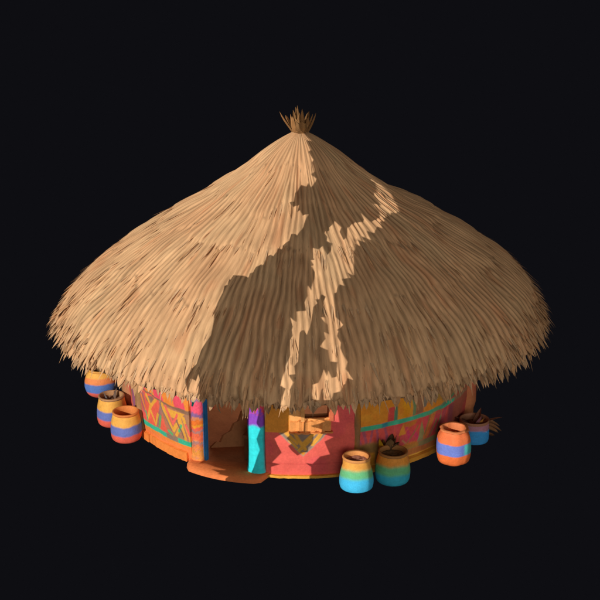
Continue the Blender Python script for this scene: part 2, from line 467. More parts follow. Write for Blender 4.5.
def pat_right(phi, z):
    x = (phi - R(17)) * RW
    zz = z + wobble(x, z, .008, 7, 95); xx = x + wobble(x, z, .014, 7, 96)
    n1 = vn2(x * 6 + 70, z * 6 + 9, 10 ** 6, 97); n2 = vn2(x * 14 + 20, z * 14 + 9, 10 ** 6, 99)
    DRED, DUSK, KHAKI, UMBER = paint((214, 84, 74)), paint((190, 92, 104)), paint((156, 120, 68)), paint((170, 100, 60))
    C = np.ones(phi.shape + (3,)) * DRED
    C = mixc(C, smooth(.35, .75, n1) * .6, paint((196, 80, 90)))
    # fanned dusky stripes in the first field
    for (a, b, c, d, w) in ((-.02, .55, .05, .38, .03), (.07, .55, .11, .38, .03), (.18, .55, .15, .36, .03), (.25, .55, .27, .37, .035), (.36, .55, .38, .36, .03)):
        C = mixc(C, line(xx, zz, a, b, c, d, w) * .7, paint((150, 86, 110)))
    C = mixc(C, smooth(.40, .33, zz + .05 * (n1 - .5)) * smooth(.52, .42, xx), KHAKI)
    C = mixc(C, smooth(.36, .30, zz) * smooth(.45, .7, n1) * smooth(.52, .42, xx), UMBER)
    C = mixc(C, smooth(.02, .0, np.abs(xx + .03) - .03) * smooth(.6, .55, zz), KHAKI)
    C = mixc(C, smooth(.05, .03, np.abs(xx - .20)) * smooth(.26, .22, zz), OCHRE)
    # second field: red with magenta scratches
    for (a, b, c, d, w, cc) in ((.66, .47, .72, .30, .035, paint((206, 66, 100))), (.78, .40, .86, .25, .04, paint((206, 66, 100))), (.70, .28, .84, .46, .022, KHAKI), (.62, .32, .72, .22, .02, TAN),
                                (.58, .5, .56, .25, .02, UMBER), (.74, .52, .62, .40, .02, paint((230, 100, 70)))):
        C = mixc(C, line(xx, zz, a, b, c, d, w) * .85, cc)
    for (cx_, z0_, z1_, w_, cc) in ((.90, .24, .50, .07, paint((130, 150, 90))), (.60, .40, .54, .05, OCHRE), (1.24, .25, .50, .06, paint((120, 150, 95))), (.48, .30, .52, .045, paint((226, 96, 72)))):
        t_ = np.clip((zz - z0_) / (z1_ - z0_), 0, 1)
        C = mixc(C, smooth(.008, -.004, np.abs(xx - cx_) - w_ * (1 - t_)) * smooth(z0_ - .005, z0_ + .005, zz) * .85, cc)
    # third field: ochre blade between reds
    C = mixc(C, line(xx, zz, .98, .28, 1.10, .58, .10), paint((200, 120, 62)))
    C = mixc(C, line(xx, zz, .96, .30, 1.04, .56, .025), KHAKI)
    C = mixc(C, line(xx, zz, 1.06, .26, 1.16, .44, .03), paint((150, 120, 80)))
    C = mixc(C, line(xx, zz, 1.26, .30, 1.34, .56, .09), paint((185, 80, 84)))
    C = mixc(C, smooth(1.38, 1.46, xx) * smooth(.60, .5, zz), paint((150, 76, 80)))
    # olive band, brown foot
    ob = smooth(.155, .165, zz) * (1 - smooth(.225, .24, zz)) * smooth(.60, .66, xx)
    C = mixc(C, ob, paint((146, 136, 88)))
    C = mixc(C, (1 - smooth(.150, .160, zz)) * smooth(.50, .58, xx), paint((188, 118, 62)))
    # teal band
    tb = smooth(.545, .552, zz) * (1 - smooth(.602, .610, zz))
    C = mixc(C, tb, mixc(np.ones_like(C) * paint((72, 178, 138)), smooth(.5, .8, n1), paint((110, 160, 110))))
    C = mixc(C, tb * smooth(.06, .02, np.abs(xx - .36)), paint((60, 140, 150)))
    # orange fields above, parted by ribs
    up = smooth(.606, .612, zz)
    C = mixc(C, up, mixc(np.ones_like(C) * paint((250, 140, 44)), smooth(.55, .7, xx) * .7, paint((238, 140, 48))))
    C = mixc(C, up * smooth(.02, .0, np.abs(xx - .435) - .035) * smooth(.80, .79, zz), paint((206, 76, 68)))
    C = mixc(C, up * smooth(.012, .0, np.abs(xx - .492) - .014), paint((84, 128, 96)))
    C = mixc(C, up * smooth(.55, .62, xx) * smooth(.715, .69, xx + .9 * np.abs(zz - .75) ** 1.5), paint((248, 146, 30)))
    C = mixc(C, up * smooth(.72, .735, xx) * smooth(.80, .78, xx), paint((120, 140, 96)))
    C = mixc(C, up * smooth(.775, .80, xx) * smooth(.93, .90, xx), paint((160, 110, 78)))
    C = mixc(C, line(xx, zz, .955, .98, .93, .70, .06) * up, paint((140, 128, 110)))
    C = mixc(C, line(xx, zz, .75, .9, .83, .66, .014) * up, TAN)
    C = mixc(C, line(xx, zz, 1.36, .95, 1.30, .6, .03) * up, paint((200, 130, 60)))
    C = mixc(C, up * smooth(1.38, 1.42, xx), paint((190, 82, 74)))
    C = mixc(C, smooth(.006, .0, np.abs(zz - .6 - .28 * np.maximum(x - 1.3, 0)) - .02) * smooth(1.2, 1.3, x), paint((100, 140, 110)))
    C = mixc(C, (1 - smooth(.075, .085, zz)), YELLOW)
    C = np.minimum(C * 1.45 * (.88 + .24 * n2)[..., None], .86)
    C = mixc(C, (1 - smooth(.52, .56, zz)) * smooth(.55, .68, vn2(x * 4.2 + 7, z * 5.5 + 3, 10 ** 6, 140)) * smooth(.12, .2, zz) * .75, OCHRE)
    C = mixc(C, smooth(.60, .66, zz) * smooth(.62, .74, vn2(x * 5 + 17, z * 4 + 13, 10 ** 6, 141)) * .6 * smooth(.5, .6, x), paint((130, 150, 90)))
    far = smooth(1.50, 1.58, x)
    C = mixc(C, far * .8, paint((205, 112, 80)))
    C = mixc(C, far * smooth(.45, .7, vn2(x * 3 + 11, z * 3, 10 ** 6, 98)) * .7, RED)
    return C

def pat_front(phi, z):
    x = phi * RW
    zz = z + wobble(x, z, .006, 8, 101); xx = x + wobble(x, z, .006, 8, 102)
    C = np.ones(phi.shape + (3,)) * CORAL
    n = vn2(x * 5 + 33, z * 5, 10 ** 6, 103)
    C = mixc(C, smooth(.45, .8, n) * .35, PINK)
    # orange field above the sill on the left and around the window
    C = mixc(C, smooth(.580, .587, zz) * smooth(.345, .335, xx), paint((255, 165, 62)))
    C = mixc(C, smooth(.580, .587, zz) * smooth(-.125, -.115, xx) * smooth(.345, .335, xx), PEACH)
    # painted grey triangle with yellow zigzags, point down
    t = .61 - zz
    half = .305 - t * .92
    tri = smooth(0, .008, half - np.abs(xx - .035)) * smooth(.59, .58, zz)
    C = mixc(C, tri, GREY * .95)
    for (a, b, c, d) in ((-.16, .56, -.03, .44), (-.06, .56, .06, .36), (.03, .42, .16, .56), (-.03, .32, .12, .48), (.14, .42, .24, .56), (-.12, .46, -.04, .38)):
        C = mixc(C, tri * line(xx, zz - .02, a, b, c, d, .042), YELLOW)
    C = mixc(C, tri * smooth(.36, .34, zz + .3 * np.abs(xx - .03)), OCHRE)
    C = mixc(C, tri * smooth(.022, .016, half - np.abs(xx - .035)), paint((186, 160, 138)))
    C = mixc(C, smooth(.185, .18, zz) * smooth(.165, .172, zz) * .35, RED)
    C = mixc(C, smooth(.006, 0, np.abs(xx + .255) - .045) * smooth(.006, 0, np.abs(zz - .93) - .05), paint((120, 84, 56)))  # shade of a small notch opening, painted onto the flat panel
    return C

INNER = paint((165, 112, 70))
def wall_section(name, p0, p1, z0, z1, pattern, parent, dphi=.0045, dz=.010, hole=None, thick=.13, mat=M_PLASTER, roff=0.0):
    nphi = max(2, int((p1 - p0) / dphi)); nz = max(2, int((z1 - z0) / dz))
    ph = np.linspace(p0, p1, nphi + 1); zs = np.linspace(z0, z1, nz + 1)
    if hole:
        for q in (0, 1): ph[np.argmin(abs(ph - hole[q]))] = hole[q]; zs[np.argmin(abs(zs - hole[2 + q]))] = hole[2 + q]
    P, Z = np.meshgrid(ph, zs)
    Cc = pattern(P, Z)
    bulge = .010 * (vn2(P * 9 + 60, Z * 5 + 3, 10 ** 6, 110) - .5) + .005 * (vn2(P * 30 + 60, Z * 14, 10 ** 6, 111) - .5)
    rr = wall_r(Z) + bulge + roff
    Vo = np.stack([rr * np.sin(P), -rr * np.cos(P), Z], -1).reshape(-1, 3)
    ri = wall_r(Z) - thick
    Vi = np.stack([ri * np.sin(P), -ri * np.cos(P), Z], -1).reshape(-1, 3)
    Ci = np.tile(INNER, (len(Vi), 1)) * (.8 + .4 * vn2(P * 5 + 20, Z * 4, 10 ** 6, 112).reshape(-1, 1))
    W = nphi + 1; N = len(Vo)
    a, b = np.meshgrid(np.arange(nphi), np.arange(nz)); a = a.ravel(); b = b.ravel()
    keep = np.ones(len(a), bool)
    if hole:
        pc = (ph[a] + ph[a + 1]) / 2; zc_ = (zs[b] + zs[b + 1]) / 2
        keep = ~((pc > hole[0]) & (pc < hole[1]) & (zc_ > hole[2]) & (zc_ < hole[3]))
    a, b = a[keep], b[keep]
    Fo = np.stack([b * W + a, b * W + a + 1, (b + 1) * W + a + 1, (b + 1) * W + a], -1)
    Fi = Fo[:, ::-1] + N
    ed = []
    i = np.arange(nphi); j = np.arange(nz)
    ed.append(np.stack([i + 1, i, N + i, N + i + 1], -1))
    t = nz * W + i; ed.append(np.stack([t, t + 1, N + t + 1, N + t], -1))
    l = j * W; ed.append(np.stack([l, l + W, N + l + W, N + l], -1))
    q = j * W + nphi; ed.append(np.stack([q + W, q, N + q, N + q + W], -1))
    o = mesh_obj(name, np.concatenate([Vo, Vi]), np.concatenate([Fo, Fi] + ed), mat, parent,
                 colors=np.concatenate([Cc.reshape(-1, 3), Ci]))
    at = np.zeros(len(o.data.polygons), bool); at[:len(Fo) + len(Fi)] = True
    o.data.polygons.foreach_set('use_smooth', at)
    return o

tag(wall_section('wall', R(-92), R(-35.2), 0, 1.9, pat_left, hut),
    'curved wall left of the doorway painted with yellow zigzags and a green band')
tag(wall_section('wall', R(16.8), R(96), 0, 1.9, pat_right, hut),
    'curved wall right of the window painted orange and red with a teal band')
tag(wall_section('wall', R(-10.2), R(16.4), 0, 1.9, pat_front, hut, hole=(R(1.2), R(8.4), .77, 1.10), roff=.006),
    'coral wall panel with a small window and a grey zigzag triangle')
wall_section('wall', R(96.3), R(267.7), 0, 1.9, lambda p, z: np.ones(p.shape + (3,)) * TAN * .8, hut, dphi=.04, dz=.1)
wall_section('lintel', R(-36), R(-10.4), 1.22, 1.9, lambda p, z: np.ones(p.shape + (3,)) * BROWN * .8, hut, dphi=.02, dz=.05)

# window: sloping sill and frame
def arc_bar(mb, p0, p1, r0, r1, z0, z1, color, n=14, slope=0.0, jit=0.0):
    vs, fs = [], []
    for k in range(n + 1):
        p = p0 + (p1 - p0) * k / n
        j1, j2 = jit * (random.random() - .5), jit * (random.random() - .5)
        for (r, z) in ((r0, z0), (r1 + j1, z0 + j2), (r1 + j1, z1 - slope + j2), (r0, z1)):
            vs.append(polar(r, p, z))
    for k in range(n):
        for q in range(4):
            a, b = 4 * k + q, 4 * k + (q + 1) % 4
            fs.append((a, b, b + 4, a + 4))
    fs.append((3, 2, 1, 0)); e = 4 * n; fs.append((e, e + 1, e + 2, e + 3))
    mb.add(vs, fs, color)

wf = MB()
arc_bar(wf, R(.2), R(1.3), RW - .10, RW + .075, .735, 1.10, PEACH * .95)
arc_bar(wf, R(8.5), R(9.6), RW - .10, RW + .075, .735, 1.10, paint((230, 120, 80)))
arc_bar(wf, R(-.0), R(9.8), RW - .10, RW + .078, 1.10, 1.16, PEACH * .9)
window = wf.build('window', M_WOOD, hut)
sl = MB()
arc_bar(sl, R(-2.8), R(8.9), RW + .02, RW + .085, .610, .765, paint((255, 168, 92)), slope=.03, jit=.03)
arc_bar(sl, R(-3.1), R(9.3), RW + .02, RW + .105, .592, .611, paint((245, 150, 80)), jit=.014)
sl.build('sill', M_WOOD, window)

# low plinths at the foot of the walls
for p0, p1, h, ex in ((-92, -66, .10, .03), (-65.6, -55.5, .115, .045), (-55.2, -45.8, .125, .03), (-45.5, -36.6, .13, .045)):
    mb = MB(); arc_bar(mb, R(p0), R(p1), RW - .02, RW + ex, 0, h, paint((255, 146, 66)), n=10, slope=.02, jit=.008)
    mb.build('plinth_block', M_PLASTER, hut)
mb = MB(); arc_bar(mb, R(-10), R(16.6), RW - .02, RW + .045, 0, .03, YELLOW, n=20, jit=.006); mb.build('plinth', M_PLASTER, hut)
mb = MB(); arc_bar(mb, R(17), R(96), RW - .02, RW + .05, 0, .075, paint((240, 170, 60)), n=40, slope=.02, jit=.008); mb.build('plinth', M_PLASTER, hut)

# upright ribs
def rib(phi, w, depth, z1, color, color2, name='pilaster', lean=0.0):
    n = 14; m = 9
    vs, fs, cs = [], [], []
    for a in range(n + 1):
        z = z1 * a / n
        rr = float(wall_r(z))
        for q in range(m):
            t = math.pi * q / (m - 1)
            off = -math.cos(t) * w / 2 * (1 + .08 * math.sin(a * 1.3)) + lean * (z - .4)
            dep = math.sin(t) * depth * (1 + .1 * math.sin(a * 2.1 + 1)) - .01
            p = phi + off / RW
            vs.append(polar(rr + dep, p, z))
            k = .5 + .5 * math.sin(z * 7 + phi * 9 + t)
            cs.append(color * (1 - k) + color2 * k)
    for a in range(n):
        for q in range(m - 1):
            fs.append((a * m + q, a * m + q + 1, (a + 1) * m + q + 1, (a + 1) * m + q))
    mb = MB(); mb.add(vs, fs, np.array(cs)); return mb.build(name, M_PLASTER, hut, True)
rib(R(-61.5), .10, .055, 1.5, OLIVE * 1.1, TAN * .9)
rib(R(-78), .30, .10, 1.5, TAN * .85, paint((215, 120, 90)))
rib(R(72), .34, .10, 1.5, paint((225, 118, 88)), paint((215, 135, 85)))
rib(R(16.9), .085, .03, 1.5, OCHRE * .75, TAN * .7)

# doorway: two pillars and a blue jamb
def pillar(phi, r, rad, z1, colfun, name='pillar'):
    n, m = 90, 36
    c = polar(r, phi)
    vs, fs, cs = [], [], []
    for a in range(n + 1):
        z = .03 + (z1 - .03) * a / n
        for q in range(m):
            t = TWO * q / m
            rr = rad * (1 + .035 * math.sin(z * 9 + q * .5) + .05 * (hash1(q, 121) - .5)) * (1.06 if z < .08 else 1)
            vs.append((c[0] + rr * math.sin(t), c[1] - rr * math.cos(t), z)); cs.append(colfun(z, t))
    for a in range(n):
        for q in range(m):
            fs.append((a * m + q, a * m + (q + 1) % m, (a + 1) * m + (q + 1) % m, (a + 1) * m + q))
    fs.append(tuple(range(n * m, n * m + m)))
    mb = MB(); mb.add(vs, fs, np.array(cs))
    return mb.build(name, M_PLASTER, hut, True)

LB = [(0, (255, 150, 85)), (.05, (255, 165, 80)), (.13, (240, 160, 70)), (.17, (255, 150, 80)), (.225, (225, 130, 100)), (.25, (190, 140, 130)), (.285, (255, 150, 90)),
      (.30, (255, 120, 80)), (.40, (190, 135, 130)), (.43, (255, 110, 75)), (.475, (255, 170, 50)), (.50, (255, 130, 50)), (.56, (240, 150, 100)), (.60, (150, 110, 160)),
      (.64, (170, 100, 150)), (.655, (255, 95, 120)), (.80, (165, 130, 150)), (.84, (255, 105, 95)), (.95, (255, 120, 90))]
def left_col(z, t):
    zz = z + .02 * (hash1(int(t * 6), 131) - .5) + .012 * math.sin(t * 3 + z * 20)
    c = LB[0][1]
    for z0, q in LB:
        if zz >= z0: c = q
    k = hash1(int(t * 14) + 57 * int(z * 60), 132)
    out = paint(c) * (.85 + .25 * k)
    if k > .93: out = out * .6 + paint((150, 110, 140)) * .4
    return out
tag(pillar(R(-33.7), 2.20, .080, 1.5, left_col), 'slim pillar left of the doorway with orange, pink and violet rings')
CY, VI, RP = paint((58, 236, 242), .95), paint((160, 85, 215)), paint((190, 72, 62))
def right_col(z, t):
    tt = math.atan2(math.sin(t), math.cos(t))
    c = CY * (.94 + .1 * hash1(int(z * 30), 133))
    zz = z + .014 * math.sin(t * 4)
    k = float(smooth(.63, .67, zz)); c = c * (1 - k) + VI * k
    if zz > .795 and zz < .81: c = c * .6 + PINK * .4
    if zz > .86 + .05 * math.sin(t * 7): c = PINK
    k = float(smooth(.62, 1.05, tt)); c = c * (1 - k) + RP * k
    return c
tag(pillar(R(-13.0), 2.205, .116, 1.5, right_col), 'thick turquoise pillar with a violet top right of the doorway')
jm = MB()
Mj = Matrix.Translation(Vector(polar(2.18, R(-31.25), .60))) @ Matrix.Rotation(R(-32), 4, 'Z')
jm.box(Mj, .045, .05, 1.16, paint((40, 125, 190)), .008)
jm.build('door_jamb', M_WOOD, hut)

mb = MB()  # made-up panel; paler tone and slanted top stand for a lit patch
pt = [(-1.10, .05), (-1.02, .13), (-.97, .12), (-.93, .22), (-.84, .27), (-.80, .37), (-.74, .40), (-.70, .53), (-.61, .58), (-.58, .68), (-.48, .71), (-.30, .82), (-.30, .04)]
fv = [(x, -1.45 + .10 * x, z) for x, z in pt] + [(x - .03, -1.42 + .10 * x, z - .02) for x, z in pt]; n = len(pt)
mb.add(fv, [tuple(range(n - 1, -1, -1)), tuple(range(n, 2 * n))] + [(i, (i + 1) % n, n + (i + 1) % n, n + i) for i in range(n)], paint((182, 124, 80)))
tag(mb.build('light_patch_panel', M_PLASTER, hut), 'added pale panel standing in for the lit patch inside the doorway')

# floor with a rounded doorstep
nf = 200; vs, cs, fs = [], [], []
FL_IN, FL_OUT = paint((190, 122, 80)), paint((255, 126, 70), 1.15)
radii = np.linspace(0, 1, 30)
def floor_edge(p):
    b = smooth(R(-37.2), R(-33), p) * (1 - smooth(R(-11.5), R(-8.4), p))
    return 2.20 + .285 * b - .05 * b * ((p + R(22.5)) / R(14)) ** 2
for q in radii:
    for k in range(nf):
        p = -math.pi + TWO * k / nf
        r = q * float(floor_edge(p))
        vs.append(polar(r, p, .045 + .006 * math.sin(r * 9 + p * 4) - .03 * float(smooth(2.38, 2.47, r))))
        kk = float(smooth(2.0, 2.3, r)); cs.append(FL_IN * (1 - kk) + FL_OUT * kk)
e = len(vs)
for k in range(nf):
    p = -math.pi + TWO * k / nf
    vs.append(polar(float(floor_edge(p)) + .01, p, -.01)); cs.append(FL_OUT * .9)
for a in range(len(radii)):
    for k in range(nf):
        fs.append((a * nf + k, (a + 1) * nf + k, (a + 1) * nf + (k + 1) % nf, a * nf + (k + 1) % nf))
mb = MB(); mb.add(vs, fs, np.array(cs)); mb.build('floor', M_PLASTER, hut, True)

# ------------------------------------------------------------------ pots
def lathe(mb, prof_pts, colfun, n=40, facet=0, facet_amt=0.0, wob=.012, seed=0, close_top=False, cap=True):
    pts = []
    for k in range(len(prof_pts) - 1):
        (r0, z0), (r1, z1) = prof_pts[k], prof_pts[k + 1]
        m = max(1, int(math.hypot(r1 - r0, z1 - z0) / .008))
        for q in range(m): pts.append((r0 + (r1 - r0) * q / m, z0 + (z1 - z0) * q / m))
    pts.append(prof_pts[-1])
    vs, fs, cs = [], [], []
    for (r, z) in pts:
        for q in range(n):
            t = TWO * q / n
            rr = r * (1 + wob * math.sin(2 * t + seed) + wob * .7 * math.sin(3 * t + seed * 2 + z * 6))
            if facet:
                u = (t * facet / TWO) % 1.0
                rr *= 1 - facet_amt * (1 - abs(math.cos(math.pi * u)))
            vs.append((rr * math.sin(t), -rr * math.cos(t), z)); cs.append(colfun(z, t, r))
    for a in range(len(pts) - 1):
        for q in range(n):
            fs.append((a * n + q, a * n + (q + 1) % n, (a + 1) * n + (q + 1) % n, (a + 1) * n + q))
    if cap and pts[0][0] > .001: fs.append(tuple(reversed(range(n))))
    if close_top: fs.append(tuple(range((len(pts) - 1) * n, len(pts) * n)))
    mb.add(vs, fs, np.array(cs))

def smooth_prof(p, n=6):
    """Catmull-Rom through the profile points"""
    p = [np.array(q, float) for q in p]; out = []
    for k in range(len(p) - 1):
        a = p[k - 1] if k else p[0]; b = p[k]; c = p[k + 1]; d = p[k + 2] if k + 2 < len(p) else p[-1]
        for q in range(n):
            t = q / n
            out.append(tuple(.5 * ((2 * b) + (-a + c) * t + (2 * a - 5 * b + 4 * c - d) * t * t + (-a + 3 * b - 3 * c + d) * t ** 3)))
    out.append(tuple(p[-1])); return out

def bands(levels, soft=.012, seed=1, wav=.008):
    def f(z, t, r):
        zz = z + wav * math.sin(2 * t + seed) + wav * .6 * math.sin(5 * t + seed * 3) + .006 * (hash1(int(t * 9), seed) - .5)
        c = paint(levels[0][1])
        for z0, q in levels[1:]:
            k = float(smooth(z0 - soft, z0 + soft, zz)); c = c * (1 - k) + paint(q) * k
        return c * (.95 + .1 * hash1(int(t * 11) + 31 * int(z * 40), seed + 3))
    return f

def make_pot(loc, rot, body, rim_r, levels, label, rimcol, soil_z, soilcol, wall=.022, seed=1, facet=0, facet_amt=0.0, soft=.012, group=None, bandfun=None, tilt=(0, 0)):
    root = tag(empty('clay_pot', loc, rot), label, 'pot', group)
    root.rotation_euler = (tilt[0], tilt[1], rot)
    bp = smooth_prof(body); top = bp[-1]
    mb = MB(); lathe(mb, bp, bandfun or bands(levels, soft, seed), seed=seed, facet=facet, facet_amt=facet_amt)
    mb.build('body', M_CLAY, root, True)
    rm = MB()
    ro = top[0]
    lathe(rm, smooth_prof([(ro + .002, top[1] - .012), (ro + rim_r, top[1] + .004), (ro + rim_r * .6, top[1] + .020), (ro - wall * .5, top[1] + .022), (ro - wall, top[1] + .004),
                           (ro - wall - .004, top[1] - .05), (ro - wall, soil_z - .02)], 5), lambda z, t, r: rimcol(z, t, r) if callable(rimcol) else paint(rimcol), seed=seed, facet=facet, facet_amt=facet_amt * 1.6, cap=False)
    rm.build('rim', M_CLAY, root, True)
    so = MB(); n = 22; vs = [(0, 0, soil_z + .012)]; cs = [paint(soilcol)]
    for a in range(1, 6):
        for q in range(n):
            t = TWO * q / n; r = (ro - wall + .004) * a / 5
            vs.append((r * math.sin(t), -r * math.cos(t), soil_z + .014 * (hash1(q + 40 * a, seed + 5) - .4) * (a < 5)))
            cs.append(paint(soilcol) * (.6 + .8 * hash1(q * 3 + 17 * a, seed + 8)))
    fs = [(0, 1 + q, 1 + (q + 1) % n) for q in range(n)]
    for a in range(4):
        for q in range(n):
            fs.append((1 + a * n + q, 1 + (a + 1) * n + q, 1 + (a + 1) * n + (q + 1) % n, 1 + a * n + (q + 1) % n))
    so.add(vs, fs, np.array(cs)); so.build('soil', M_EARTH, root)
    return root

YB, BL, CO = (255, 186, 84), (112, 126, 196), (245, 108, 84)
cyl = [(.150, 0), (.182, .03), (.196, .10), (.194, .20), (.176, .30), (.160, .365)]
GRP_L = 'banded clay pots at the left of the hut'
make_pot((-2.18, -1.19, 0), .3, cyl, .010, [(0, CO), (.115, BL), (.235, YB)],
         'yellow, blue and coral banded pot nearest the wall, empty inside, at the left', (235, 140, 70), .23, (205, 125, 80), seed=3, group=GRP_L)
make_pot((-2.43, -0.71, 0), 1.3, [(r, z * 1.03) for r, z in cyl], .012, [(0, CO), (.12, BL), (.235, YB)],
         'yellow, blue and coral pot with dark earth, between the other two left pots', (190, 140, 95), .335, (165, 130, 105), seed=5, group=GRP_L)
make_pot((-2.72, 0.24, 0), 2.0, [(.12, 0), (.19, .05), (.222, .14), (.215, .24), (.185, .33), (.165, .38)], .012, [(0, (250, 112, 92)), (.10, (96, 132, 206)), (.22, (255, 150, 84)), (.30, YB)],
         'round pot with a broad blue band, farthest left, half under the thatch fringe', (240, 170, 80), .35, (120, 85, 60), seed=8, group=GRP_L)
jar = [(.165, 0), (.186, .015), (.196, .08), (.190, .16), (.170, .25), (.158, .29), (.157, .375)]
GRP_F = 'turquoise clay pots before the right wall'
CYN, GRN = (74, 206, 255), (116, 205, 142)
make_pot((0.65, -2.5, 0), .5, [(r, z) for r, z in jar], .006, [(0, CYN), (.165, GRN), (.265, (255, 180, 82))],
         'turquoise pot with a yellow collar standing in bright light before the coral panel', (235, 160, 90), .335, (200, 140, 115), seed=12, group=GRP_F, soft=.028)
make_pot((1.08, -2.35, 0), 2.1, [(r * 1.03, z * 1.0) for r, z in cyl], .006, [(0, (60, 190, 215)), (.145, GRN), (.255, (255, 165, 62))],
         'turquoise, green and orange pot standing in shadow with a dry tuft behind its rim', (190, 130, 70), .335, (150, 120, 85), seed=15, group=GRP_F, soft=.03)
big_b = bands([(0, (255, 126, 62)), (.155, (122, 142, 226)), (.295, (255, 132, 76))], .006, 21, .002)
def big_band(z, t, r):
    c = big_b(z, t, r)
    tt = math.atan2(math.sin(t), math.cos(t))
    if .160 < z < .292 and .55 < tt < 2.2: c = paint((92, 204, 200))
    return c
make_pot((1.85, -1.83, 0), 0, [(.145, 0), (.192, .035), (.214, .11), (.217, .23), (.203, .335), (.170, .395), (.158, .43)], .028, None,
         'large orange pot with a lilac blue band and a flared six-sided rim', (240, 140, 85), .34, (215, 130, 85), seed=21, facet=6, facet_amt=.07, bandfun=big_band)
pot7 = np.array([2.18, -1.23, 0])
make_pot(tuple(pot7), .4, [(.150, 0), (.180, .02), (.188, .10), (.186, .19), (.182, .275)], .004, [(0, (66, 170, 240)), (.19, (200, 138, 155))],
         'small pink and blue pot behind the large orange pot, holding torn dry leaves', (190, 130, 95), .22, (170, 115, 75), seed=25, soft=.01)

# dry plants
def plant(name, label, cat, loc, blades, group=None, taper=1.6):
    root = tag(empty(name, loc), label, cat, group)
    for (az, lean, L, w, c, z0, droop) in blades:
        mb = MB(); a = R(az)
        d = np.array([math.sin(a) * lean, -math.cos(a) * lean, 1.0 if lean < 3 else .25])
        mb.blade((.05 * math.sin(a), -.05 * math.cos(a), z0), d, (math.cos(a), math.sin(a), 0), L, w, paint(c), droop=droop, fold=.3, nseg=5, taper=taper, tipc=paint(c) * .8)
        mb.build('leaf', M_STRAW, root)
    return root
plant('dry_plant', 'torn dry tan and mauve leaves sticking out of the small pink and blue pot', 'plant', tuple(pot7 + np.array([0, 0, .22])),
      [(25, .55, .20, .09, (165, 105, 110), 0, .1), (80, 1.3, .32, .09, (190, 130, 95), .0, .5), (45, .6, .16, .13, (200, 130, 60), .0, .3), (-60, .9, .20, .12, (150, 95, 78), .0, .5),
       (-95, 1.2, .26, .10, (130, 82, 64), .0, .6), (150, .8, .22, .10, (160, 105, 80), 0, .4), (-45, 1.3, .24, .09, (120, 76, 60), 0, .6)])
plant('straw_bundle', 'loose bundle of tan straw lying beside the small pink and blue pot', 'straw', (2.28, -1.08, .10),
      [(95, 3.4, .23, .10, (190, 138, 95), .11, .9), (84, 3.4, .25, .10, (180, 128, 86), .07, .9), (72, 3.3, .20, .10, (190, 140, 95), .03, .7), (60, 3.6, .15, .08, (175, 120, 78), -.05, .2)], taper=4)
plant('dry_tuft', 'dry dark and yellow tuft leaning on the wall behind the shaded turquoise pot', 'plant', (1.04, -2.13, .02),
      [(10, .3, .13, .12, (132, 98, 62), .33, .3), (-70, .35, .19, .17, (232, 176, 36), .26, .1), (80, .5, .12, .12, (122, 92, 62), .30, .8), (-110, .12, .12, .12, (150, 110, 60), .28, .2),
       (50, .35, .14, .11, (104, 78, 54), .28, .8), (150, .3, .15, .12, (112, 86, 58), .30, .5), (20, .1, .38, .10, (120, 90, 60), .02, 0), (90, .1, .36, .10, (110, 84, 58), .02, 0), (100, .2, .20, .05, (140, 104, 68), .26, .3)], taper=2.6)
plant('dry_plant', 'curled grey leaf standing in the middle left pot', 'plant', (-2.43, -.71, .33),
      [(-60, .35, .17, .06, (125, 110, 105), 0, .3), (60, .9, .16, .05, (150, 120, 95), 0, .6), (150, .4, .14, .06, (120, 95, 80), 0, .3)])

# things in and over the doorway
bx = tag(empty('wooden_box', tuple(polar(1.86, R(-13.5), .045)), R(-20)), 'low dark wooden box inside the doorway behind the turquoise pillar', 'box')
mb = MB(); mb.box(Matrix.Translation((0, 0, .14)), .40, .30, .28, paint((120, 76, 46)), .012); mb.build('body', M_WOOD, bx)
mb = MB(); mb.box(Matrix.Translation((0, 0, .305)), .43, .33, .045, paint((135, 88, 54)), .01); mb.build('lid', M_WOOD, bx)
def ribbon(label, phi, r, z, L, w, c, curl):
    n = 10; vs, fs = [], []
    p0 = polar(r, phi, z); tg = np.array([math.cos(phi), math.sin(phi), 0]); rd = polar(1, phi)
    for k in range(n + 1):
        t = k / n; ww = w * (1 - .35 * t) * (.75 + .5 * math.sin(t * math.pi))
        q = p0 + np.array([0, 0, -L * t]) + tg * curl * (t * t) + rd * .03 * math.sin(t * 5)
        vs += [q - tg * ww / 2, q + rd * .004, q + tg * ww / 2]
    for k in range(n):
        a = 3 * k; fs += [(a, a + 1, a + 4, a + 3), (a + 1, a + 2, a + 5, a + 4)]
    mb = MB(); mb.add(vs, fs, paint(c))
    return tag(mb.build('ribbon', M_STRAW, None, True), label, 'ribbon', 'ribbons hanging over the doorway')
ribbon('teal ribbon hanging beside the blue door jamb', R(-27.5), 2.62, 1.27, .36, .05, (70, 190, 175), -.05)
ribbon('red ribbon hanging under the eave over the doorway', R(-21.2), 2.62, 1.27, .34, .03, (225, 70, 60), -.06)
ribbon('thin green cord curling down inside the doorway', R(-31.0), 2.10, 1.16, .52, .016, (95, 150, 120), .14)

